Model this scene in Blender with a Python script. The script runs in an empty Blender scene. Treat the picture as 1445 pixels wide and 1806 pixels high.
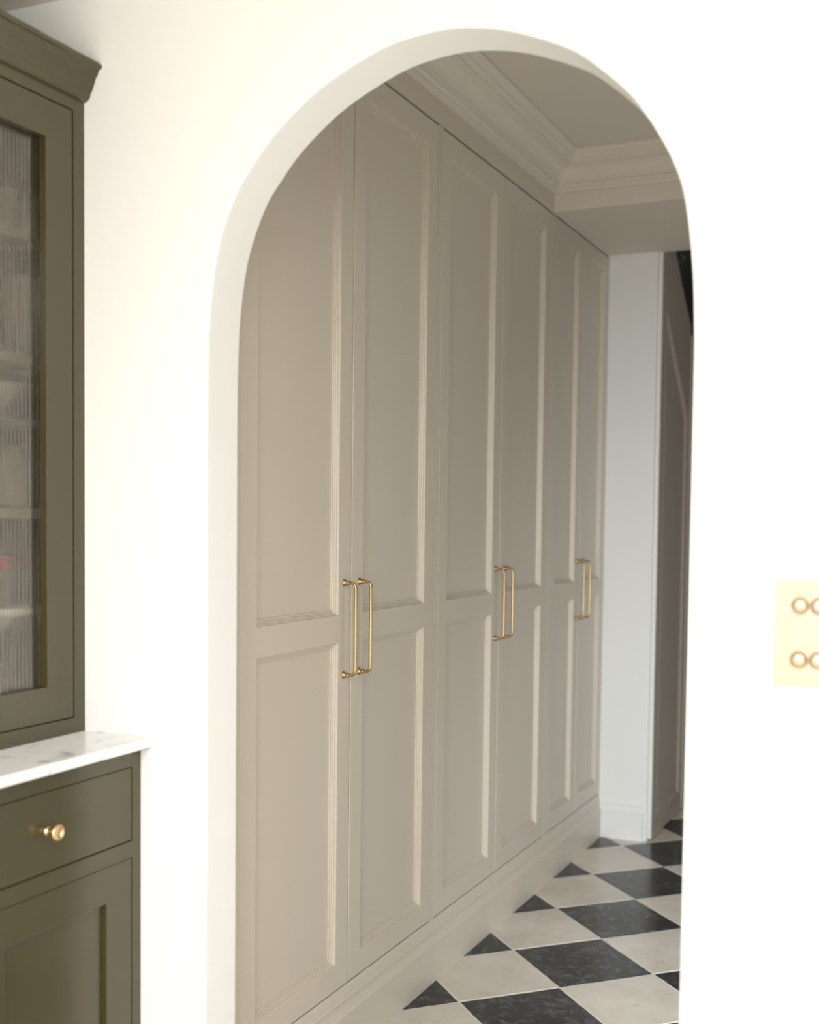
import bpy, bmesh, math, random
from mathutils import Vector, Matrix

# ------------------------------------------------------------------ camera
W, H = 1445, 1806
scn = bpy.context.scene
C = scn.collection
cd = bpy.data.cameras.new('camera')
cam = bpy.data.objects.new('camera', cd); C.objects.link(cam)
FPX, CX, CY = 2072.9, 736.8, 1016.35
cd.sensor_fit = 'HORIZONTAL'; cd.sensor_width = 36.0
cd.lens = FPX / W * 36.0
cd.shift_x = (W/2 - CX)/W
cd.shift_y = (CY - H/2)/W
yaw, pitch, roll = 0.428017748, 0.0475493632, 0.0116607851
c, s = math.cos, math.sin
Rz = Matrix(((c(yaw), s(yaw), 0), (-s(yaw), c(yaw), 0), (0, 0, 1)))
M0 = Matrix(((1, 0, 0), (0, 0, -1), (0, 1, 0)))
Rx = Matrix(((1, 0, 0), (0, c(pitch), -s(pitch)), (0, s(pitch), c(pitch))))
Rr = Matrix(((c(roll), -s(roll), 0), (s(roll), c(roll), 0), (0, 0, 1)))
R = Rr @ Rx @ M0 @ Rz
mw = Matrix.Identity(4)
for i in range(3):
    mw[i][0] = R[0][i]; mw[i][1] = -R[1][i]; mw[i][2] = -R[2][i]
mw[2][3] = 1.32
cam.matrix_world = mw
cd.clip_start = 0.05
cd.dof.use_dof = True
cd.dof.focus_distance = 2.9
cd.dof.aperture_fstop = 3.2
scn.camera = cam

# ------------------------------------------------------------------ light, exposure
scn.view_settings.view_transform = 'Standard'
scn.view_settings.look = 'None'
scn.view_settings.gamma = 1.0
scn.view_settings.use_curve_mapping = False
scn.view_settings.exposure = 0.0
world = bpy.data.worlds.new('world'); scn.world = world
world.use_nodes = True
world.node_tree.nodes['Background'].inputs[0].default_value = (0.75, 0.85, 1.0, 1)
world.node_tree.nodes['Background'].inputs[1].default_value = 0.5

def area(name, loc, rot, sx, sy, power, col):
    l = bpy.data.lights.new(name, 'AREA'); l.shape = 'RECTANGLE'
    l.size = sx; l.size_y = sy; l.energy = power; l.color = col
    o = bpy.data.objects.new(name, l); C.objects.link(o)
    o.location = loc; o.rotation_euler = rot
    return o
PI = math.pi
# daylight through the wide window of the front room, behind the camera
area('window_daylight', (0.05, -3.1, 1.30), (PI/2, 0, 0), 2.1, 1.7, 66, (0.98, 0.99, 1.0))
# rooflight of the front room
area('rooflight_daylight', (0.1, -1.2, 2.42), (0, 0, 0), 2.4, 2.0, 152, (0.96, 0.98, 1.0))
# added low fill for the near wardrobe doors, right of the frame
area('hall_fill', (0.86, 2.80, 0.65), (0, PI/2, 0), 1.1, 1.1, 9, (0.88, 0.95, 1.0))

# added fill light on the arch wall's hall side; no door is there
sd = area('arch_side_fill', (0.28, 2.0, 0.60), (PI/2-0.30, 0, 0), 0.85, 1.0, 32, (0.86, 0.94, 1.0))
sd.data.spread = math.radians(115)

# ------------------------------------------------------------------ materials
def new_mat(name):
    m = bpy.data.materials.new(name); m.use_nodes = True
    return m, m.node_tree, m.node_tree.nodes['Principled BSDF']
def paint(name, col, rough=0.5, bump=0.02, scale=180, var=0.03, spec=0.5):
    m, nt, b = new_mat(name)
    n = nt.nodes.new('ShaderNodeTexNoise'); n.inputs['Scale'].default_value = scale
    n.inputs['Detail'].default_value = 3
    tc = nt.nodes.new('ShaderNodeTexCoord'); nt.links.new(tc.outputs['Object'], n.inputs['Vector'])
    n2 = nt.nodes.new('ShaderNodeTexNoise'); n2.inputs['Scale'].default_value = 2.2
    nt.links.new(tc.outputs['Object'], n2.inputs['Vector'])
    mx = nt.nodes.new('ShaderNodeMix'); mx.data_type = 'RGBA'
    mx.inputs['A'].default_value = (*[x*(1-var) for x in col], 1)
    mx.inputs['B'].default_value = (*[min(1, x*(1+var)) for x in col], 1)
    nt.links.new(n2.outputs['Fac'], mx.inputs['Factor'])
    nt.links.new(mx.outputs['Result'], b.inputs['Base Color'])
    b.inputs['Roughness'].default_value = rough
    b.inputs['Specular IOR Level'].default_value = spec
    if bump:
        bp = nt.nodes.new('ShaderNodeBump'); bp.inputs['Strength'].default_value = bump
        bp.inputs['Distance'].default_value = 0.002
        nt.links.new(n.outputs['Fac'], bp.inputs['Height']); nt.links.new(bp.outputs['Normal'], b.inputs['Normal'])
    return m
M_wall = paint('white_wall_paint', (0.86, 0.85, 0.825), 0.85, 0.08, 90, 0.01, 0.2)
M_hallwhite = paint('hall_white_paint', (0.80, 0.79, 0.765), 0.55, 0.03, 120, 0.01)
M_hallceil = paint('hall_ceiling_bounce_tint', (0.70, 0.63, 0.54), 0.8, 0.04, 90, 0.01, 0.2)  # warm bounce-light tint put into the ceiling, coving and beam colour
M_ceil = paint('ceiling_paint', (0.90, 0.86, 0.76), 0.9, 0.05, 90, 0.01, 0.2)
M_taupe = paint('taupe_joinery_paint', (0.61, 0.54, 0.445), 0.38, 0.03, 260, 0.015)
M_span = paint('taupe_spandrel_shade', (0.44, 0.37, 0.30), 0.42, 0.03, 260, 0.015)  # wardrobe taupe darkened to carry the shade on the stair side
M_olive = paint('olive_joinery_paint', (0.052, 0.043, 0.011), 0.25, 0.015, 260, 0.02, 0.75)
M_olivein = paint('olive_interior_paint', (0.075, 0.068, 0.05), 0.5, 0.02, 260, 0.02)
M_shelf = paint('olive_shelf_paint', (0.21, 0.19, 0.125), 0.5, 0.02, 260, 0.02)
M_black = paint('black_stair_paint', (0.012, 0.011, 0.010), 0.45, 0.0, 100, 0.1)
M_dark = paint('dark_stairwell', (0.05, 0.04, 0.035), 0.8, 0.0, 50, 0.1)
M_oak = paint('pale_stone_floor', (0.74, 0.67, 0.56), 0.5, 0.05, 30, 0.04)
M_grout = paint('pale_grout', (0.80, 0.78, 0.72), 0.8, 0.1, 300, 0.05)
M_porc = paint('white_porcelain', (0.82, 0.82, 0.80), 0.15, 0.0, 50, 0.01)
M_red = paint('red_enamel', (0.50, 0.03, 0.02), 0.4, 0.0, 50, 0.02)
M_leaf = paint('green_leaf', (0.10, 0.19, 0.03), 0.5, 0.0, 50, 0.2)
M_terr = paint('terracotta', (0.55, 0.2, 0.08), 0.7, 0.0, 50, 0.1)

def brass(name, col, rough):
    m, nt, b = new_mat(name)
    n = nt.nodes.new('ShaderNodeTexNoise'); n.inputs['Scale'].default_value = 60
    tc = nt.nodes.new('ShaderNodeTexCoord'); nt.links.new(tc.outputs['Object'], n.inputs['Vector'])
    r = nt.nodes.new('ShaderNodeMapRange')
    r.inputs['To Min'].default_value = rough*0.8; r.inputs['To Max'].default_value = rough*1.25
    nt.links.new(n.outputs['Fac'], r.inputs['Value']); nt.links.new(r.outputs['Result'], b.inputs['Roughness'])
    b.inputs['Base Color'].default_value = (*col, 1); b.inputs['Metallic'].default_value = 1
    return m
M_brass = brass('aged_brass', (0.50, 0.355, 0.175), 0.30)
M_brassl = brass('polished_brass', (0.90, 0.62, 0.33), 0.22)
M_brassp = brass('pale_brass_plate', (0.50, 0.42, 0.315), 0.5)

def marble():
    m, nt, b = new_mat('white_veined_marble')
    tc = nt.nodes.new('ShaderNodeTexCoord')
    w = nt.nodes.new('ShaderNodeTexNoise'); w.inputs['Scale'].default_value = 9; w.inputs['Detail'].default_value = 6
    w.inputs['Distortion'].default_value = 1.6
    mp = nt.nodes.new('ShaderNodeMapping'); mp.inputs['Scale'].default_value = (1.6, 1.0, 1.0); mp.inputs['Rotation'].default_value = (0, 0, 0.5)
    nt.links.new(tc.outputs['Object'], mp.inputs['Vector']); nt.links.new(mp.outputs['Vector'], w.inputs['Vector'])
    cr = nt.nodes.new('ShaderNodeValToRGB')
    e = cr.color_ramp.elements
    e[0].position = 0.30; e[0].color = (0.50, 0.50, 0.52, 1)
    e[1].position = 0.40; e[1].color = (0.90, 0.89, 0.88, 1)
    cr.color_ramp.elements.new(0.7).color = (0.94, 0.935, 0.925, 1)
    nt.links.new(w.outputs['Fac'], cr.inputs['Fac']); nt.links.new(cr.outputs['Color'], b.inputs['Base Color'])
    b.inputs['Roughness'].default_value = 0.22
    return m
M_brassk = brass('pale_brass_knob', (0.60, 0.49, 0.36), 0.4)
M_marble = marble()

def stone(name, base, vein, rough, scale, lo, hi, specks, spec=0.5):
    m, nt, b = new_mat(name)
    tc = nt.nodes.new('ShaderNodeTexCoord')
    geo = nt.nodes.new('ShaderNodeObjectInfo')
    ad = nt.nodes.new('ShaderNodeVectorMath'); ad.operation = 'ADD'
    sc = nt.nodes.new('ShaderNodeVectorMath'); sc.operation = 'SCALE'; sc.inputs['Scale'].default_value = 37.0
    cb = nt.nodes.new('ShaderNodeCombineXYZ')
    for i in range(3): nt.links.new(geo.outputs['Random'], cb.inputs[i])
    nt.links.new(cb.outputs[0], sc.inputs[0])
    nt.links.new(tc.outputs['Object'], ad.inputs[0]); nt.links.new(sc.outputs[0], ad.inputs[1])
    n = nt.nodes.new('ShaderNodeTexNoise'); n.inputs['Scale'].default_value = scale; n.inputs['Detail'].default_value = 9
    n.inputs['Roughness'].default_value = 0.65; n.inputs['Distortion'].default_value = 0.8
    nt.links.new(ad.outputs[0], n.inputs['Vector'])
    cr = nt.nodes.new('ShaderNodeValToRGB'); e = cr.color_ramp.elements
    e[0].position = lo; e[0].color = (*base, 1); e[1].position = hi; e[1].color = (*vein, 1)
    nt.links.new(n.outputs['Fac'], cr.inputs['Fac'])
    n2 = nt.nodes.new('ShaderNodeTexNoise'); n2.inputs['Scale'].default_value = specks[3]; n2.inputs['Detail'].default_value = 12; n2.inputs['Roughness'].default_value = 0.7
    n2.inputs['Distortion'].default_value = 0.7
    nt.links.new(ad.outputs[0], n2.inputs['Vector'])
    cr2 = nt.nodes.new('ShaderNodeValToRGB'); e = cr2.color_ramp.elements
    e[0].position = specks[0]; e[0].color = (0, 0, 0, 1); e[1].position = specks[1]; e[1].color = (1, 1, 1, 1)
    nt.links.new(n2.outputs['Fac'], cr2.inputs['Fac'])
    mx = nt.nodes.new('ShaderNodeMix'); mx.data_type = 'RGBA'
    nt.links.new(cr2.outputs['Color'], mx.inputs['Factor'])
    nt.links.new(cr.outputs['Color'], mx.inputs['A']); mx.inputs['B'].default_value = (*specks[2], 1)
    # each tile a touch lighter or darker
    hv = nt.nodes.new('ShaderNodeHueSaturation')
    mr = nt.nodes.new('ShaderNodeMapRange'); mr.inputs['To Min'].default_value = 0.93; mr.inputs['To Max'].default_value = 1.07
    nt.links.new(geo.outputs['Random'], mr.inputs['Value']); nt.links.new(mr.outputs['Result'], hv.inputs['Value'])
    nt.links.new(mx.outputs['Result'], hv.inputs['Color'])
    nt.links.new(hv.outputs['Color'], b.inputs['Base Color'])
    b.inputs['Roughness'].default_value = rough; b.inputs['Specular IOR Level'].default_value = spec
    bp = nt.nodes.new('ShaderNodeBump'); bp.inputs['Strength'].default_value = 0.12; bp.inputs['Distance'].default_value = 0.001
    nt.links.new(n2.outputs['Fac'], bp.inputs['Height']); nt.links.new(bp.outputs['Normal'], b.inputs['Normal'])
    return m
M_light = stone('cream_marble_tile', (0.60, 0.54, 0.465), (0.76, 0.70, 0.615), 0.26, 3.5, 0.32, 0.62, (0.60, 0.74, (0.38, 0.33, 0.27), 12))
M_darkt = stone('charcoal_marble_tile', (0.008, 0.009, 0.011), (0.042, 0.045, 0.050), 0.22, 4.5, 0.35, 0.72, (0.49, 0.74, (0.15, 0.15, 0.155), 30), 0.32)

def reeded():
    m, nt, b = new_mat('reeded_glass')
    nt.nodes.remove(b)
    out = nt.nodes['Material Output']
    g = nt.nodes.new('ShaderNodeBsdfGlass'); g.inputs['IOR'].default_value = 1.45; g.inputs['Roughness'].default_value = 0.03
    g.inputs['Color'].default_value = (0.86, 0.84, 0.81, 1)
    t = nt.nodes.new('ShaderNodeBsdfTransparent'); t.inputs['Color'].default_value = (0.86, 0.84, 0.81, 1)
    mx = nt.nodes.new('ShaderNodeMixShader'); mx.inputs['Fac'].default_value = 0.66
    nt.links.new(t.outputs[0], mx.inputs[2]); nt.links.new(g.outputs[0], mx.inputs[1])
    nt.links.new(mx.outputs[0], out.inputs['Surface'])
    return m
M_reed = reeded()
def clear():
    m, nt, b = new_mat('clear_glass')
    nt.nodes.remove(b)
    out = nt.nodes['Material Output']
    g = nt.nodes.new('ShaderNodeBsdfGlossy'); g.inputs['Roughness'].default_value = 0.05
    t = nt.nodes.new('ShaderNodeBsdfTransparent'); t.inputs['Color'].default_value = (0.86, 0.89, 0.88, 1)
    d = nt.nodes.new('ShaderNodeBsdfTranslucent'); d.inputs['Color'].default_value = (0.9, 0.92, 0.9, 1)
    fr = nt.nodes.new('ShaderNodeFresnel'); fr.inputs['IOR'].default_value = 1.6
    mx = nt.nodes.new('ShaderNodeMixShader'); nt.links.new(fr.outputs[0], mx.inputs['Fac'])
    nt.links.new(t.outputs[0], mx.inputs[1]); nt.links.new(g.outputs[0], mx.inputs[2])
    m2 = nt.nodes.new('ShaderNodeMixShader'); m2.inputs['Fac'].default_value = 0.45
    nt.links.new(mx.outputs[0], m2.inputs[1]); nt.links.new(d.outputs[0], m2.inputs[2])
    nt.links.new(m2.outputs[0], out.inputs['Surface'])
    return m
M_clear = clear()

# ------------------------------------------------------------------ helpers
def obj(name, bm, mat, parent=None, smooth=False, bevel=0, seg=2, label=None, cat=None, group=None, kind=None):
    me = bpy.data.meshes.new(name)
    bmesh.ops.recalc_face_normals(bm, faces=bm.faces)
    bm.to_mesh(me); bm.free()
    me.materials.append(mat)
    if smooth:
        for p in me.polygons: p.use_smooth = True
    o = bpy.data.objects.new(name, me); C.objects.link(o)
    if parent: o.parent = parent
    if bevel:
        md = o.modifiers.new('bevel', 'BEVEL'); md.width = bevel; md.segments = seg
        md.limit_method = 'ANGLE'; md.angle_limit = 0.6
    tag(o, label, cat, group, kind)
    return o
def tag(o, label=None, cat=None, group=None, kind=None):
    if label: o['label'] = label
    if cat: o['category'] = cat
    if group: o['group'] = group
    if kind: o['kind'] = kind
def thing(name, label, cat, group=None, loc=(0, 0, 0)):
    o = bpy.data.objects.new(name, None); C.objects.link(o); o.empty_display_size = 0.1
    o.location = loc
    tag(o, label, cat, group); return o
def box(bm, x0, x1, y0, y1, z0, z1):
    v = [bm.verts.new(p) for p in ((x0, y0, z0), (x1, y0, z0), (x1, y1, z0), (x0, y1, z0),
                                   (x0, y0, z1), (x1, y0, z1), (x1, y1, z1), (x0, y1, z1))]
    for f in ((3, 2, 1, 0), (4, 5, 6, 7), (0, 1, 5, 4), (1, 2, 6, 5), (2, 3, 7, 6), (3, 0, 4, 7)):
        bm.faces.new([v[i] for i in f])
def boxes(*bs):
    bm = bmesh.new()
    for b in bs: box(bm, *b)
    return bm
def lathe(bm, prof, axis_o=(0, 0, 0), axis='z', n=24, close=False):
    ox, oy, oz = axis_o; rings = []
    for r, h in prof:
        ring = []
        for k in range(n):
            a = 2*PI*k/n; u, v = r*c(a), r*s(a)
            p = {'z': (ox+u, oy+v, oz+h), 'x': (ox+h, oy+u, oz+v), 'y': (ox+u, oy+h, oz+v)}[axis]
            ring.append(bm.verts.new(p))
        rings.append(ring)
    for a, b in zip(rings, rings[1:]):
        for k in range(n):
            bm.faces.new((a[k], a[(k+1) % n], b[(k+1) % n], b[k]))
    if close:
        for ring in (rings[0], rings[-1]): bm.faces.new(ring)
    return bm
def tube(bm, pts, r, n=12):
    pts = [Vector(p) for p in pts]; rings = []
    for i, p in enumerate(pts):
        t = (pts[min(i+1, len(pts)-1)] - pts[max(i-1, 0)]).normalized()
        ref = Vector((0, 1, 0)) if abs(t.y) < 0.9 else Vector((1, 0, 0))
        a = t.cross(ref).normalized(); b = t.cross(a)
        rings.append([bm.verts.new(p + r*(c(2*PI*k/n)*a + s(2*PI*k/n)*b)) for k in range(n)])
    for a, b in zip(rings, rings[1:]):
        for k in range(n): bm.faces.new((a[k], a[(k+1) % n], b[(k+1) % n], b[k]))
    bm.faces.new(rings[0]); bm.faces.new(rings[-1])
def inset_poly(poly, d):
    """offset a convex polygon (list of 2D points, counter-clockwise) inwards by d"""
    n = len(poly); out = []
    for i in range(n):
        p0, p1, p2 = Vector(poly[i-1]), Vector(poly[i]), Vector(poly[(i+1) % n])
        e1 = (p1-p0).normalized(); e2 = (p2-p1).normalized()
        n1 = Vector((-e1.y, e1.x)); n2 = Vector((-e2.y, e2.x))
        k = d/(1 + n1.dot(n2))
        out.append(p1 + (n1+n2)*k)
    return out
def ring_mould(poly, x, prof):
    """mitred moulding round a polygon in the y-z plane at x; prof = (inset, depth along x)"""
    bm = bmesh.new(); rings = []
    for ins, dx in prof:
        rings.append([bm.verts.new((x+dx, p.x, p.y)) for p in inset_poly(poly, ins)])
    n = len(poly)
    for a, b in zip(rings, rings[1:] + [rings[0]]):
        for k in range(n): bm.faces.new((a[k], a[(k+1) % n], b[(k+1) % n], b[k]))
    return bm
def slab(ys, zs, holes, x0, x1):
    """one solid plate in the y-z plane on a grid of lines, with open cells"""
    bm = bmesh.new()
    solid = {(i, j) for i in range(len(ys)-1) for j in range(len(zs)-1)} - set(holes)
    V = {}
    def v(i, j, x):
        k = (i, j, x)
        if k not in V: V[k] = bm.verts.new((x, ys[i], zs[j]))
        return V[k]
    for i, j in solid:
        for x in (x0, x1): bm.faces.new((v(i, j, x), v(i+1, j, x), v(i+1, j+1, x), v(i, j+1, x)))
        for di, dj, a, b in ((-1, 0, (0, 0), (0, 1)), (1, 0, (1, 0), (1, 1)), (0, -1, (0, 0), (1, 0)), (0, 1, (0, 1), (1, 1))):
            if (i+di, j+dj) not in solid:
                bm.faces.new((v(i+a[0], j+a[1], x0), v(i+b[0], j+b[1], x0), v(i+b[0], j+b[1], x1), v(i+a[0], j+a[1], x1)))
    return bm
def rect(y0, y1, z0, z1): return [(y0, z0), (y1, z0), (y1, z1), (y0, z1)]
def extrude_y(prof, y0, y1, bm=None):
    """closed x-z profile swept along y"""
    bm = bm or bmesh.new()
    a = [bm.verts.new((x, y0, z)) for x, z in prof]; b = [bm.verts.new((x, y1, z)) for x, z in prof]
    n = len(prof)
    for k in range(n): bm.faces.new((a[k], a[(k+1) % n], b[(k+1) % n], b[k]))
    bm.faces.new(a); bm.faces.new(b)
    return bm

# ------------------------------------------------------------------ shell
D, T = 1.85, 0.107           # arch wall front face, thickness
XL, XD, XP = -1.95, -1.33, -1.317   # left wall, wardrobe door face, plinth face
YE = 4.788                   # end pier
HR = 0.90                    # hall right wall
ZC, ZF = 2.60, 2.333         # hall ceiling, front room ceiling
FR, FB = 2.60, -3.20         # front room right wall, back wall

def catmull(pts, n=6):
    out = []
    P = [pts[0]] + pts + [pts[-1]]
    for i in range(1, len(P)-2):
        p0, p1, p2, p3 = [Vector(q) for q in P[i-1:i+3]]
        for k in range(n):
            t = k/n
            out.append(0.5*((2*p1) + (p2-p0)*t + (2*p0-5*p1+4*p2-p3)*t*t + (3*p1-p0-3*p2+p3)*t**3))
    out.append(Vector(pts[-1]))
    return out
arch = [(-1.2825, 0.0), (-1.2825, 0.8), (-1.2825, 1.30), (-1.2825, 1.50), (-1.2812, 1.62), (-1.2754, 1.7199), (-1.2585, 1.8220), (-1.2240, 1.908),
        (-1.1885, 1.959), (-1.1340, 2.0172), (-1.0480, 2.0795), (-0.9417, 2.1260), (-0.8736, 2.1410), (-0.8105, 2.1450),
        (-0.7479, 2.1385), (-0.6793, 2.1205), (-0.5912, 2.0820), (-0.5436, 2.0480), (-0.4904, 1.9985), (-0.4596, 1.9583),
        (-0.4312, 1.9121), (-0.4106, 1.8691), (-0.3960, 1.8200), (-0.3832, 1.7251), (-0.3777, 1.62), (-0.377, 1.48),
        (-0.377, 0.8), (-0.377, 0.0)]
prof = catmull(arch, 5)
def arch_wall():
    bm = bmesh.new()
    def offs(d):
        out = []
        for i, p in enumerate(prof):
            t = (prof[min(i+1, len(prof)-1)] - prof[max(i-1, 0)]).normalized()
            nrm = Vector((-t.y, t.x))     # away from the opening
            q = p + nrm*d
            if i in (0, len(prof)-1): q.y = 0
            out.append(q)
        return out
    r = 0.0035
    rings = []
    for off, y in ((r, D), (r*0.3, D+r*0.3), (0, D+r), (0, D+r+0.002), (0, D+T-r-0.002), (0, D+T-r), (r*0.3, D+T-r*0.3), (r, D+T)):
        rings.append([bm.verts.new((q.x, y, q.y)) for q in offs(off)])
    for a, b in zip(rings, rings[1:]):
        for k in range(len(a)-1): bm.faces.new((a[k], a[k+1], b[k+1], b[k]))
    for ring, y, top in ((rings[0], D, 2.62), (rings[-1], D+T, 2.62)):
        o = [bm.verts.new(p) for p in ((XL-0.1, y, 0), (XL-0.1, y, top), (FR+0.1, y, top), (FR+0.1, y, 0))]
        edges = []
        loop = ring + [o[3], o[2], o[1], o[0]]
        for k in range(len(loop)):
            e = bm.edges.get((loop[k], loop[(k+1) % len(loop)])) or bm.edges.new((loop[k], loop[(k+1) % len(loop)]))
            edges.append(e)
        bmesh.ops.triangle_fill(bm, edges=edges, use_beauty=True)
    return bm
w = obj('wall_front', arch_wall(), M_wall, kind='structure')
for p in w.data.polygons:
    if abs(p.normal.y) < 0.9: p.use_smooth = True
tag(w, 'white plastered wall with a tall round-headed archway')

st = dict(kind='structure')
obj('wall_left', boxes((XL-0.1, XL, FB-0.1, D, 0, 2.62)), M_wall, **st)
obj('wall_left', boxes((XL-0.1, XL, D+T, 8.1, 0, 2.62)), M_ceil, **st)
obj('wall_right', boxes((FR, FR+0.1, FB-0.1, D, 0, 2.62)), M_wall, **st)
obj('wall_right', boxes((HR, HR+0.1, D+T, 8.1, 0, 2.62)), M_hallwhite, **st)
obj('wall_back', boxes((XL, -1.05, FB-0.1, FB, 0, 2.62), (1.15, FR, FB-0.1, FB, 0, 2.62),
                       (-1.05, 1.15, FB-0.1, FB, 0, 0.5), (-1.05, 1.15, FB-0.1, FB, 2.27, 2.62)), M_wall, **st)
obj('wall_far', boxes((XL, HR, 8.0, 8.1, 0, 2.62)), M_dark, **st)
obj('ceiling', boxes((XL, -1.1, FB, D, ZF, ZF+0.1), (1.3, FR, FB, D, ZF, ZF+0.1), (-1.1, 1.3, FB, -2.2, ZF, ZF+0.1), (-1.1, 1.3, -0.2, D, ZF, ZF+0.1)), M_ceil, **st)
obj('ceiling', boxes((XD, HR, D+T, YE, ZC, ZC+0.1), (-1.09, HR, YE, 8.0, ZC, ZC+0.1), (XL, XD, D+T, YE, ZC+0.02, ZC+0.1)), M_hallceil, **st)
obj('floor', boxes((XL, FR, FB, D, -0.1, 0)), M_oak, **st)
# window in the back wall (behind the camera)
wf = boxes((-1.05, 1.15, FB-0.06, FB-0.02, 0.5, 0.56), (-1.05, 1.15, FB-0.06, FB-0.02, 2.21, 2.27),
           *[(x-0.03, x+0.03, FB-0.06, FB-0.02, 0.56, 2.21) for x in (-1.02, -0.31, 0.41, 1.12)])
obj('window_1', wf, M_hallwhite, **st)

# ------------------------------------------------------------------ tiled hall floor
fl = obj('floor', boxes((XL, HR, D, 8.0, -0.1, -0.0016)), M_grout, **st)
x0, y0, hd = -1.1995, 2.938, 0.21785
rnd = random.Random(7)
def clip(poly, ax, lim, keep):
    out = []
    for i in range(len(poly)):
        a, b = poly[i-1], poly[i]
        ia, ib = (a[ax]-lim)*keep >= 0, (b[ax]-lim)*keep >= 0
        if ia != ib:
            t = (lim-a[ax])/(b[ax]-a[ax]); out.append((a[0]+(b[0]-a[0])*t, a[1]+(b[1]-a[1])*t))
        if ib: out.append(b)
    return out
def tile(cx, cy, mat):
    g = hd - 0.0040
    corners = [(cx-g, cy), (cx, cy-g), (cx+g, cy), (cx, cy+g)]
    poly = []
    for i in range(4):
        a, b = corners[i], corners[(i+1) % 4]
        nx, ny = (b[1]-a[1]), -(b[0]-a[0]); l = math.hypot(nx, ny); nx /= l; ny /= l
        m = 14
        for k in range(m):
            t = k/m; j = 0 if k == 0 else rnd.uniform(-0.0011, 0.0004)
            poly.append((a[0]+(b[0]-a[0])*t + nx*j, a[1]+(b[1]-a[1])*t + ny*j))
    for ax, lim, keep in ((0, XP-0.001, 1), (0, HR, -1), (1, D, 1), (1, 6.6, -1)):
        poly = clip(poly, ax, lim, keep)
        if len(poly) < 3: return
    if cy > YE-0.25 and cy < YE+0.3 and cx < -1.25: 
        poly = clip(poly, 1, YE-0.02, -1)
        if len(poly) < 3: return
    bm = bmesh.new()
    ox, oy = cx, cy
    z = rnd.uniform(-0.0003, 0.0003)
    a = [bm.verts.new((p[0]-ox, p[1]-oy, -0.00155)) for p in poly]
    b = [bm.verts.new((p[0]-ox, p[1]-oy, z-0.0006)) for p in poly]
    q = [bm.verts.new(((p[0]-ox)*0.994, (p[1]-oy)*0.994, z)) for p in poly]
    n = len(poly)
    for k in range(n):
        bm.faces.new((a[k], a[(k+1) % n], b[(k+1) % n], b[k]))
        bm.faces.new((b[k], b[(k+1) % n], q[(k+1) % n], q[k]))
    bm.faces.new(q)
    o = obj('floor_tile', bm, mat, fl); o.location = (ox, oy, 0)
    return o
for i in range(-1, 10):
    for k in range(-4, 9):
        if i % 2: tile(x0+hd*i, y0+2*hd*k, M_darkt)
        else:     tile(x0+hd*i, y0+2*hd*k+hd, M_light)

# ------------------------------------------------------------------ hall: coving, beam, pier, skirting
cov = [(0.0, 2.480), (0.016, 2.480), (0.018, 2.488), (0.018, 2.494), (0.024, 2.496), (0.026, 2.504), (0.024, 2.508)]
for k in range(9):
    a = k/8*PI/2
    cov.append((0.028 + 0.046*(1-c(a)), 2.510 + 0.046*s(a)))
cov += [(0.082, 2.558), (0.084, 2.566), (0.090, 2.568), (0.096, 2.572), (0.099, 2.580), (0.106, 2.583), (0.112, 2.588), (0.117, 2.592), (0.117, 2.5995), (0.0, 2.5995)]
def cov_mesh(xa, xb, ya, yb):
    bm = bmesh.new(); rings = []
    for p, z in cov:
        rings.append([bm.verts.new(v) for v in ((xa+p, ya+p, z), (xb-p, ya+p, z), (xb-p, yb-p, z), (xa+p, yb-p, z))])
    for a, b in zip(rings, rings[1:]):
        for k in range(4): bm.faces.new((a[k], a[(k+1) % 4], b[(k+1) % 4], b[k]))
    return bm
YB = 4.047
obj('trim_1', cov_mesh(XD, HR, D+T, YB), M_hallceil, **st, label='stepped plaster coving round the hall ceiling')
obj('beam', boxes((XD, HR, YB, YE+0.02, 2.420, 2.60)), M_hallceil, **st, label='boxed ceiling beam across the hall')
obj('wall_end', boxes((XL, -1.1265, YE, YE+0.10, 0, 2.4195)), M_hallwhite, **st, label='narrow white wall at the far end of the wardrobes')
def skirt_prof(t):   # (projection, z)
    return [(0, 0), (t, 0), (t, 0.108), (t+0.0015, 0.1105), (t-0.001, 0.115), (t-0.004, 0.120), (t-0.0075, 0.130), (t-0.008, 0.140),
            (t-0.0055, 0.1435), (t-0.0055, 0.1455), (t-0.0075, 0.149), (t-0.0085, 0.158), (t-0.011, 0.168), (t-0.0135, 0.174), (t-0.015, 0.176), (0, 0.176)]
bm = bmesh.new(); pr = skirt_prof(0.018)
rings = []
for p, z in pr:   # front run, returned round the corner
    rings.append([bm.verts.new((x, y, z)) for x, y in ((XD-0.002, YE-p), (-1.1500+p*0.6, YE-p), (-1.1500+p*0.6, YE))])
for a, b in zip(rings, rings[1:]+[rings[0]]):
    for k in range(2): bm.faces.new((a[k], a[k+1], b[k+1], b[k]))
obj('baseboard_end', bm, M_hallwhite, **st, label='white moulded skirting board on the end wall')

# ------------------------------------------------------------------ wardrobe bank
pl = skirt_prof(0.018)
plp = [(XP-0.018+p, z) for p, z in pl]; 
plp[0] = (XD-0.03, 0); plp[-1] = (XD-0.03, 0.176)
obj('wardrobe_plinth', extrude_y(plp, D+T+0.001, YE-0.0005), M_taupe,
    label='long taupe plinth with moulded top edge running under the wardrobe doors', cat='plinth')
obj('wardrobe_frieze', boxes((XD-0.022, XD, D+T+0.001, YB-0.001, 2.4165, 2.598), (XD-0.022, XD, YB-0.001, YE-0.001, 2.4165, 2.4195)), M_taupe,
    label='plain taupe board above the wardrobe doors, below the coving', cat='fascia')

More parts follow.
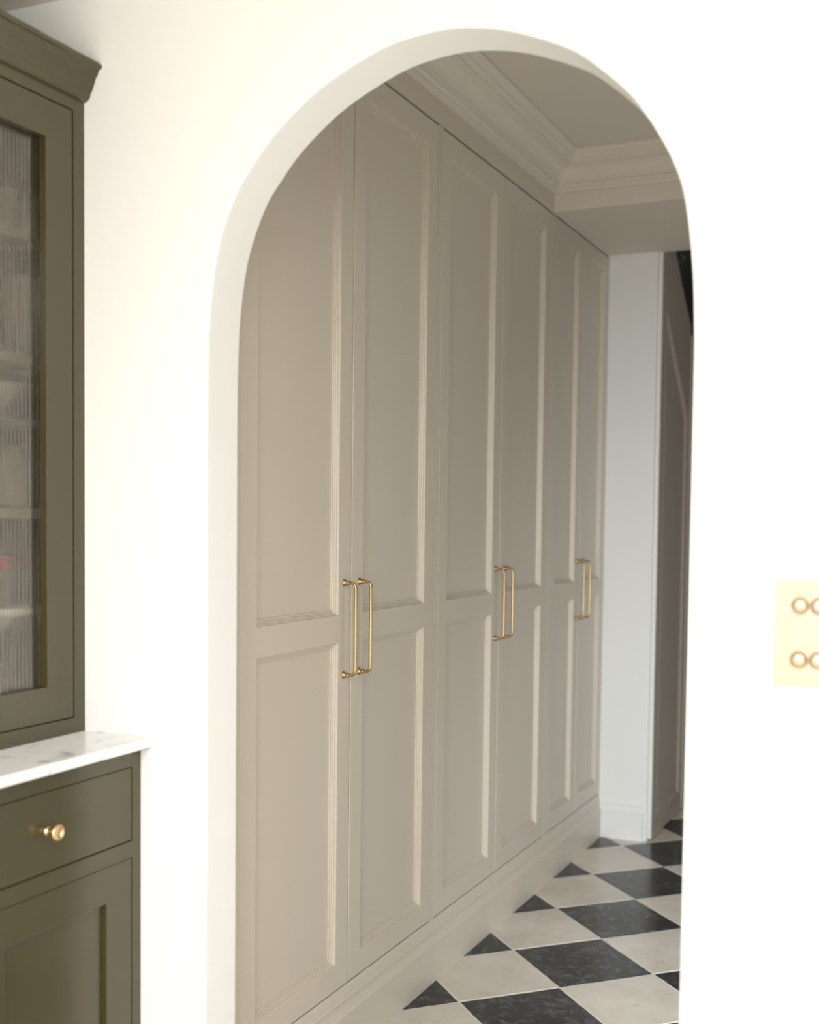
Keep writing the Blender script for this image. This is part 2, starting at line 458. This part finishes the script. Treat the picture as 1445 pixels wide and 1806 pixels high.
mould = [(-0.0008, -0.0155), (-0.0008, -0.0012), (0.0002, -0.0010), (0.0008, -0.0050), (0.0042, -0.0053), (0.0050, -0.0086), (0.0080, -0.0090),
         (0.0088, -0.0118), (0.0120, -0.0120), (0.0124, -0.0112), (0.0140, -0.0112), (0.0146, -0.0136), (0.0190, -0.0138), (0.0190, -0.0155)]
def pull(parent, y, zt=1.1722-0.004, zb=0.946):
    bm = bmesh.new(); x = XD; xo = XD+0.032; r = 0.0040; R_ = 0.013
    pts = [(x+0.004, y, zt)]
    for k in range(7):
        a = k/6*PI/2; pts.append((xo-R_+R_*s(a), y, zt-R_+R_*c(a)))
    pts.append((xo, y, (zt+zb)/2))
    for k in range(7):
        a = k/6*PI/2; pts.append((xo-R_+R_*c(a), y, zb+R_-R_*s(a)))
    pts.append((x+0.004, y, zb))
    tube(bm, pts, r, 14)
    for z in (zt, zb):
        lathe(bm, [(0.0001, 0.0), (0.0092, 0.0), (0.0092, 0.0018), (0.0082, 0.0028), (0.0058, 0.0065), (0.0052, 0.0100), (0.0060, 0.0108), (0.0060, 0.0128), (0.0046, 0.0138), (0.0041, 0.0150)],
              (x, y, z), 'x', 20)
    o = obj('handle', bm, M_brass, parent, smooth=True, label='long slim aged-brass D-shaped pull handle')
    return o
def door(parent, ya, yb, hy):
    z0, z1 = 0.180, 2.4095; sw = 0.063
    za, zb, zc, zd = 0.2433, 1.0243, 1.0915, 2.343
    t = 0.022
    bm = slab((ya, ya+sw, yb-sw, yb), (z0, za, zb, zc, zd, z1), ((1, 1), (1, 3)), XD-t, XD)
    d = obj('door', bm, M_taupe, parent, bevel=0.0014, seg=2)
    for a, b in ((za, zb), (zc, zd)):
        obj('panel', boxes((XD-0.018, XD-0.0139, ya+sw-0.004, yb-sw+0.004, a-0.004, b+0.004)), M_taupe, d)
        obj('moulding', ring_mould(rect(ya+sw, yb-sw, a, b), XD, mould), M_taupe, d)
    pull(d, hy)
    return d
def wardrobe(ya, yb, s0, mid, s1, label):
    th = thing('wardrobe', label, 'wardrobe', 'built-in taupe wardrobes along the hall', (XD-0.3, (ya+yb)/2, 0.176))
    root_inv = Matrix.Translation(-th.location)
    z0, z1 = 0.1765, 2.4140
    parts = []
    f = boxes((-1.94, -1.40, ya+0.001, ya+0.018, z0, z1), (-1.94, -1.40, yb-0.018, yb-0.001, z0, z1),
              (-1.94, -1.40, ya+0.018, yb-0.018, z0, z0+0.018), (-1.94, -1.40, ya+0.018, yb-0.018, z1-0.018, z1),
              (-1.94, -1.93, ya+0.018, yb-0.018, z0+0.018, z1-0.018),
              (-1.40, XD-0.026, ya+0.001, yb-0.001, z0, z0+0.03), (-1.40, XD-0.026, ya+0.001, yb-0.001, z1-0.03, z1))
    if s0 > ya+0.002: box(f, XD-0.07, XD, ya+0.001, s0, z0, z1)
    if s1 < yb-0.002: box(f, XD-0.07, XD, s1, yb-0.001, z0, z1)
    box(f, XD-0.07, XD-0.026, mid-0.02, mid+0.02, z0+0.03, z1-0.03)
    parts.append(obj('frame', f, M_taupe, th))
    g = 0.0022
    parts.append(door(th, s0+g, mid-g, mid-0.0365))
    parts.append(door(th, mid+g, s1-g, mid+0.0435))
    for p in parts: p.matrix_parent_inverse = root_inv
    return th
wardrobe(D+T+0.001, 3.038, 2.039, 2.5267, 3.0230, 'nearest of the three tall taupe double-door wardrobes, beside the arch')
wardrobe(3.038, YB, 3.0540, 3.5460, 4.0310, 'middle one of the three tall taupe double-door wardrobes')
wardrobe(YB, YE, 4.0630, 4.4300, YE, 'narrow farthest taupe double-door wardrobe, under the ceiling beam by the white end wall')

# ------------------------------------------------------------------ stair spandrel beyond the pier
sx = -1.112; sl = -0.90
def ztop(y): return 2.415 + sl*(y-5.135)
sp = thing('stair_spandrel', 'shadowed taupe panelled staircase side with sloping top, right of the white end wall', 'staircase', loc=(sx, 5.5, 0))
inv = Matrix.Translation(-sp.location)
ymax = 7.6; ytop = 5.135 + (2.599-2.415)/sl
poly = [(YE+0.012, 0.004), (ymax, 0.004), (ymax, ztop(ymax)), (ytop, 2.599), (YE+0.026, 2.599), (YE+0.026, 2.4185), (YE+0.012, 2.4185)]
bm = bmesh.new()
a = [bm.verts.new((sx-0.020, y, z)) for y, z in poly]; b = [bm.verts.new((sx-0.004, y, z)) for y, z in poly]
for k in range(len(poly)): bm.faces.new((a[k], a[(k+1) % len(poly)], b[(k+1) % len(poly)], b[k]))
bm.faces.new(a); bm.faces.new(b)
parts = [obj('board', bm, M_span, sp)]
# raised stiles and rails around two panels
def frame_poly(outer, inner):
    bm = bmesh.new()
    n = len(outer)
    rings = []
    for P, x in ((outer, sx-0.004), (outer, sx+0.004), (inner, sx+0.004), (inner, sx-0.004)):
        rings.append([bm.verts.new((x, p[0], p[1])) for p in P])
    for r1, r2 in zip(rings, rings[1:]+[rings[0]]):
        for k in range(n): bm.faces.new((r1[k], r1[(k+1) % n], r2[(k+1) % n], r2[k]))
    return bm
zt2 = lambda y: 2.415-0.02 + sl*(y-5.135)
p1o = [(YE+0.014, 0.006), (5.365, 0.006), (5.365, ztop(5.365)), (YE+0.030, 2.4185+0.17)]
p1i = [(4.878, 0.090), (5.325, 0.090), (5.325, 1.800), (4.878, 2.200)]
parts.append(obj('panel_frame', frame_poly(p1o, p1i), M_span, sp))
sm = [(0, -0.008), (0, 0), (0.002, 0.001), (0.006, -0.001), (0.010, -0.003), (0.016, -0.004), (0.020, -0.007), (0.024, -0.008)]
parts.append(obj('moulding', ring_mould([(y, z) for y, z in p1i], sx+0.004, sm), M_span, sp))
p2o = [(5.405, 0.006), (6.6, 0.006), (6.6, ztop(6.6)), (5.405, ztop(5.405))]
p2i = [(5.47, 0.090), (6.5, 0.090), (6.5, 0.80), (5.47, 1.70)]
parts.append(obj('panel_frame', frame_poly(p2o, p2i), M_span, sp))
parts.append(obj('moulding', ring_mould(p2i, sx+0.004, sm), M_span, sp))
parts.append(obj('edge_board', boxes((-1.1255, -1.108, YE, YE+0.0115, 0.012, 2.4185)), M_hallwhite, sp, bevel=0.0015, label='narrow white edging strip'))
# black balustrade on the slope
for k in range(16):
    y = 5.02 + 0.06*k
    top = min(2.597, ztop(y)+0.9)
    parts.append(obj('baluster', boxes((sx-0.024-0.02, sx-0.024, y, y+0.034, ztop(y)-0.1, top)), M_black, sp))
bm2 = bmesh.new()
ya, yb2 = 5.00, 7.5
za_, zb_ = ztop(ya), ztop(yb2)
vs = [bm2.verts.new(p) for p in ((sx-0.045, ya, za_-0.03), (sx-0.0205, ya, za_-0.03), (sx-0.0205, ya, za_+0.03), (sx-0.045, ya, za_+0.03),
                                 (sx-0.045, yb2, zb_-0.03), (sx-0.0205, yb2, zb_-0.03), (sx-0.0205, yb2, zb_+0.03), (sx-0.045, yb2, zb_+0.03))]
for f in ((0, 1, 2, 3), (7, 6, 5, 4), (0, 4, 5, 1), (1, 5, 6, 2), (2, 6, 7, 3), (3, 7, 4, 0)): bm2.faces.new([vs[i] for i in f])
parts.append(obj('string_rail', bm2, M_black, sp, label='black sloping rail'))
for p in parts: p.matrix_parent_inverse = inv
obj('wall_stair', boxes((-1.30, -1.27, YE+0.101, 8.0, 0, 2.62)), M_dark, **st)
# trailing plant glimpsed at the top of the slope
pt = thing('trailing_plant', 'tiny glimpse of green leaves at the top of the sloping stair side under the beam', 'plant', loc=(sx+0.002, 5.12, 2.445))
rr = random.Random(3)
for k in range(6):
    bm = bmesh.new()
    L = rr.uniform(0.02, 0.03); wd = L*0.35
    prof_ = [(0, 0), (0.3, 0.8), (0.6, 1), (0.85, 0.6), (1, 0)]
    up = [bm.verts.new((0.002*s(t*3), wd*w_, -L*t)) for t, w_ in prof_]
    dn = [bm.verts.new((0.002*s(t*3)+0.003*(1 if 0 < w_ else 0), -wd*w_, -L*t)) for t, w_ in prof_[1:-1]]
    bm.faces.new(up + dn[::-1])
    l = obj('leaf', bm, M_leaf, pt)
    l.location = (rr.uniform(0.004, 0.016), rr.uniform(-0.03, 0.03), rr.uniform(0.0, 0.04)); l.rotation_euler = (rr.uniform(-1, 1), rr.uniform(-0.4, 0.4), rr.uniform(-1, 1))
bm = bmesh.new(); tube(bm, [(0.0, -0.02, 0.036), (0.006, 0.0, 0.03), (0.008, 0.02, 0.01)], 0.0015, 6)
obj('stem', bm, M_leaf, pt)

# ------------------------------------------------------------------ olive dresser
XU, XB = -1.5715, -1.4344
def lp(parts, th):
    inv = Matrix.Translation(-th.location)
    for p in parts: p.matrix_parent_inverse = inv
YW = D - 0.0005
base = thing('base_cabinet', 'olive green base cabinet with drawer and shaker door, under the marble worktop', 'cabinet', loc=(-1.7, 1.4, 0))
Y0 = 0.95
YM = 1.395
P = []
f = boxes((XL+0.001, XB-0.02, Y0, Y0+0.018, 0.0, 0.8715), (XL+0.001, XB-0.02, YW-0.018, YW, 0.0, 0.8715), (XL+0.001, XL+0.012, Y0+0.018, YW-0.018, 0.0, 0.8715),
          (XL+0.012, XB-0.02, Y0+0.018, YW-0.018, 0.08, 0.098),
          (XB-0.02, XB, Y0, YW, 0.8380, 0.8715), (XB-0.02, XB, Y0, YW, 0.6600, 0.6925), (XB-0.02, XB, Y0, YW, 0.0, 0.10),
          (XB-0.02, XB, 1.8245, YW, 0.10, 0.66), (XB-0.02, XB, 1.8245, YW, 0.6925, 0.838),
          (XB-0.02, XB, Y0, Y0+0.03, 0.10, 0.66), (XB-0.02, XB, Y0, Y0+0.03, 0.6925, 0.838), (XB-0.02, XB, YM-0.015, YM+0.015, 0.10, 0.66), (XB-0.02, XB, YM-0.015, YM+0.015, 0.6925, 0.838))
P.append(obj('frame', f, M_olive, base))
for (a, b, k) in ((YM+0.017, 1.8225, 1), (Y0+0.032, YM-0.017, -1)):
    dr = obj('drawer', boxes((XB-0.020, XB-0.0008, a, b, 0.6945, 0.8362)), M_olive, base, bevel=0.0012)
    P.append(dr)
    bm = bmesh.new()
    kz, ky = 0.767, (1.5896 if k > 0 else (a+b)/2)
    lathe(bm, [(0.0001, 0), (0.0085, 0), (0.0085, 0.002), (0.0062, 0.0035), (0.0056, 0.007), (0.0072, 0.011), (0.0108, 0.0165), (0.0138, 0.021), (0.0145, 0.0235), (0.0138, 0.026), (0.0115, 0.0275), (0.0110, 0.0268), (0.0001, 0.0275)],
          (XB-0.0008, ky, kz), 'x', 28)
    obj('knob', bm, M_brassl, dr, smooth=True, label='round turned brass knob')
    sw = 0.074; z0, z1 = 0.102, 0.6585
    bm = slab((a, a+sw, b-sw, b), (z0, z0+0.07, z1-0.069, z1), ((1, 1),), XB-0.022, XB-0.0008)
    dd = obj('door', bm, M_olive, base, bevel=0.001); P.append(dd)
    obj('panel', boxes((XB-0.018, XB-0.0105, a+sw-0.005, b-sw+0.005, z0+0.065, z1-0.064)), M_olive, dd)
lp(P, base)

# marble top with rounded edge
bm = bmesh.new()
zt, zb = 0.892, 0.8717; xf = -1.4080; r = 0.006
prf = [(XL+0.001, zb), (xf-0.003, zb)]
for k in range(6):
    a = -PI/2 + k/5*PI/2; prf.append((xf-r+r*c(a), zb+r+r*s(a)))
for k in range(6):
    a = k/5*PI/2; prf.append((xf-r+r*c(a), zt-r+r*s(a)))
prf.append((XL+0.001, zt))
obj('marble_worktop', extrude_y(prf, Y0-0.02, YW), M_marble,
    label='white grey-veined marble worktop slab on the olive base cabinet', cat='worktop')

up = thing('display_cabinet', 'tall olive green glazed cabinet with reeded glass, standing on the marble worktop', 'cabinet', loc=(-1.7, 1.4, 0.892))
P = []
zb0 = 0.8925
f = boxes((XL+0.001, XU-0.02, Y0, Y0+0.018, zb0, 2.19), (XL+0.001, XU-0.02, YW-0.018, YW, zb0, 2.19), (XL+0.001, XU-0.02, Y0+0.018, YW-0.018, 2.17, 2.19),
          (XU-0.02, XU, Y0, YW, 2.1030, 2.19), (XU-0.02, XU, Y0, YW, zb0, 0.9225), (XU-0.02, XU, 1.8185, YW, 0.9225, 2.103),
          (XU-0.02, XU, Y0, Y0+0.033, 0.9225, 2.103), (XU-0.02, XU, YM-0.015, YM+0.015, 0.9225, 2.103))
P.append(obj('frame', f, M_olive, up))
P.append(obj('interior', boxes((XL+0.001, XL+0.012, Y0+0.018, YW-0.018, zb0, 2.17), (XL+0.012, XU-0.02, Y0+0.018, YW-0.018, zb0, 0.95)), M_olivein, up))
for z in (1.846, 1.610, 1.315):
    P.append(obj('shelf', boxes((XL+0.012, -1.632, Y0+0.0185, YW-0.0185, z, z+0.018)), M_shelf, up))
P.append(obj('glass_shelf', boxes((XL+0.012, -1.640, Y0+0.0185, YW-0.0185, 1.498, 1.503)), M_clear, up, label='thin clear glass shelf'))
# cornice
cn = [(XU-0.01, 2.1247), (XU+0.0005, 2.1247), (XU+0.008, 2.1275), (XU+0.0135, 2.1325), (XU+0.0165, 2.140), (XU+0.0165, 2.1425), (XU+0.0195, 2.1450), (XU+0.024, 2.155),
      (XU+0.0285, 2.166), (XU+0.0285, 2.169), (XU+0.0325, 2.172), (XU+0.0355, 2.180), (XU+0.0385, 2.1835), (XU+0.0430, 2.1850), (XU+0.0445, 2.189), (XU+0.0430, 2.193), (XU+0.0375, 2.1975), (XU-0.01, 2.1975)]
P.append(obj('cornice', extrude_y(cn, Y0-0.04, YW), M_olive, up))
for (a, b) in ((YM+0.017, 1.8165), (Y0+0.035, YM-0.017)):
    sw = 0.0725; z0, z1 = 0.9245, 2.1010; ga, gb = 0.9925, 2.0310
    bm = slab((a, a+sw, b-sw, b), (z0, ga, gb, z1), ((1, 1),), XU-0.022, XU-0.0008)
    d = obj('door', bm, M_olive, up, bevel=0.001); P.append(d)
    # reeded pane: scalloped front, flat back
    bm = bmesh.new(); pitch_ = 0.0098; xg = XU-0.0165
    ya, yb = a+sw+0.0005, b-sw-0.0005
    n = int(round((yb-ya)/pitch_))*8
    top, bot = [], []
    for k in range(n+1):
        y = ya + (yb-ya)*k/n
        x = xg + 0.0021*abs(s(PI*k/8))**0.8
        top.append((x, y))
    fr = [(bm.verts.new((x, y, ga-0.0+0.0005)), bm.verts.new((x, y, gb-0.0005))) for x, y in top]
    bk = [(bm.verts.new((xg-0.003, top[i][1], ga+0.0005)), bm.verts.new((xg-0.003, top[i][1], gb-0.0005))) for i in (0, -1)]
    for p, q in zip(fr, fr[1:]): bm.faces.new((p[0], q[0], q[1], p[1]))
    bm.faces.new((bk[0][0], bk[1][0], bk[1][1], bk[0][1]))
    bm.faces.new((fr[0][0], fr[0][1], bk[0][1], bk[0][0])); bm.faces.new((fr[-1][0], fr[-1][1], bk[1][1], bk[1][0]))
    bm.faces.new([p[0] for p in fr] + [bk[1][0], bk[0][0]]); bm.faces.new([p[1] for p in fr] + [bk[1][1], bk[0][1]])
    pn = obj('glass_pane', bm, M_reed, d, smooth=False, label='vertically reeded glass pane')
lp(P, up)

# glassware behind the reeded glass
def glass(name, x, y, z, prof_, mat, label, cat, group=None, n=24):
    bm = bmesh.new(); lathe(bm, prof_, (0, 0, 0), 'z', n)
    o = obj(name, bm, mat, None, smooth=True, label=label, cat=cat, group=group)
    o.location = (x, y, z); return o
def tumbler(r, h, t=0.0022):
    return [(0.0001, 0.0), (r*0.86, 0.0), (r*0.90, 0.003), (r, h), (r-t, h), (r*0.88-t, 0.010), (0.0001, 0.009)]
G = 'glassware on the cabinet shelves'
glass('tumbler', -1.668, 1.801, 1.8643, tumbler(0.024, 0.068), M_clear, 'short glass tumbler on the top shelf, nearer the wall', 'glass', G)
glass('tumbler', -1.672, 1.735, 1.8643, tumbler(0.028, 0.076), M_clear, 'slightly taller glass tumbler on the top shelf, further left', 'glass', G)
glass('highball_glass', -1.668, 1.778, 1.6283, tumbler(0.034, 0.150), M_clear, 'tall clear glass on the second shelf down', 'glass', G)
glass('glass_bowl', -1.680, 1.720, 1.5035, [(0.0001, 0), (0.022, 0.0), (0.024, 0.004), (0.012, 0.012), (0.040, 0.045), (0.052, 0.068), (0.050, 0.068), (0.037, 0.046), (0.0001, 0.018)],
      M_clear, 'small glass bowl on the thin glass shelf', 'bowl', G)
glass('carafe', -1.672, 1.738, 1.3333, [(0.0001, 0), (0.036, 0.0), (0.040, 0.01), (0.040, 0.085), (0.030, 0.105), (0.030, 0.118), (0.028, 0.118), (0.027, 0.105), (0.037, 0.084), (0.037, 0.012), (0.0001, 0.008)],
      M_clear, 'wide-bodied glass jug on the third shelf', 'glass', G)
glass('cake_stand', -1.715, 1.745, 0.9503, [(0.0001, 0), (0.045, 0.0), (0.046, 0.006), (0.018, 0.020), (0.012, 0.060), (0.014, 0.140), (0.050, 0.170), (0.078, 0.180), (0.080, 0.192), (0.076, 0.192), (0.074, 0.184), (0.0001, 0.180)],
      M_porc, 'white footed porcelain stand on the cabinet floor', 'stand', None, 36)
glass('storage_jar', -1.715, 1.745, 1.1310, [(0.0001, 0.0), (0.034, 0.0), (0.037, 0.005), (0.037, 0.070), (0.030, 0.082), (0.028, 0.082), (0.035, 0.070), (0.035, 0.007), (0.0001, 0.004)],
      M_clear, 'glass jar with a red lid on the white stand', 'jar')
j = bpy.data.objects['storage_jar']
bm = bmesh.new(); lathe(bm, [(0.0001, 0.083), (0.033, 0.083), (0.034, 0.086), (0.034, 0.106), (0.031, 0.110), (0.0001, 0.111)], (0, 0, 0), 'z', 28)
obj('lid', bm, M_red, j, smooth=True, label='red lid')

# ------------------------------------------------------------------ brass switch plate at right
sw = thing('switch_plate', 'bright brass wall switch plate with four round knobs at the right edge', 'switch', loc=(-0.19, D, 1.156))
P = [obj('plate', boxes((-0.2445, -0.145, D-0.0035, D-0.0002, 1.0755, 1.2375)), M_brassp, sw, bevel=0.0015)]
for x in (-0.2085, -0.181):
    for z in (1.1985, 1.1165):
        bm = bmesh.new()
        lathe(bm, [(0.0001, -0.0035), (0.0128, -0.0035), (0.0128, -0.006), (0.0115, -0.0085), (0.0110, -0.0115), (0.0098, -0.0130), (0.0001, -0.0135)], (x, D, z), 'y', 28)
        P.append(obj('knob', bm, M_brassk, sw, smooth=True))
lp(P, sw)
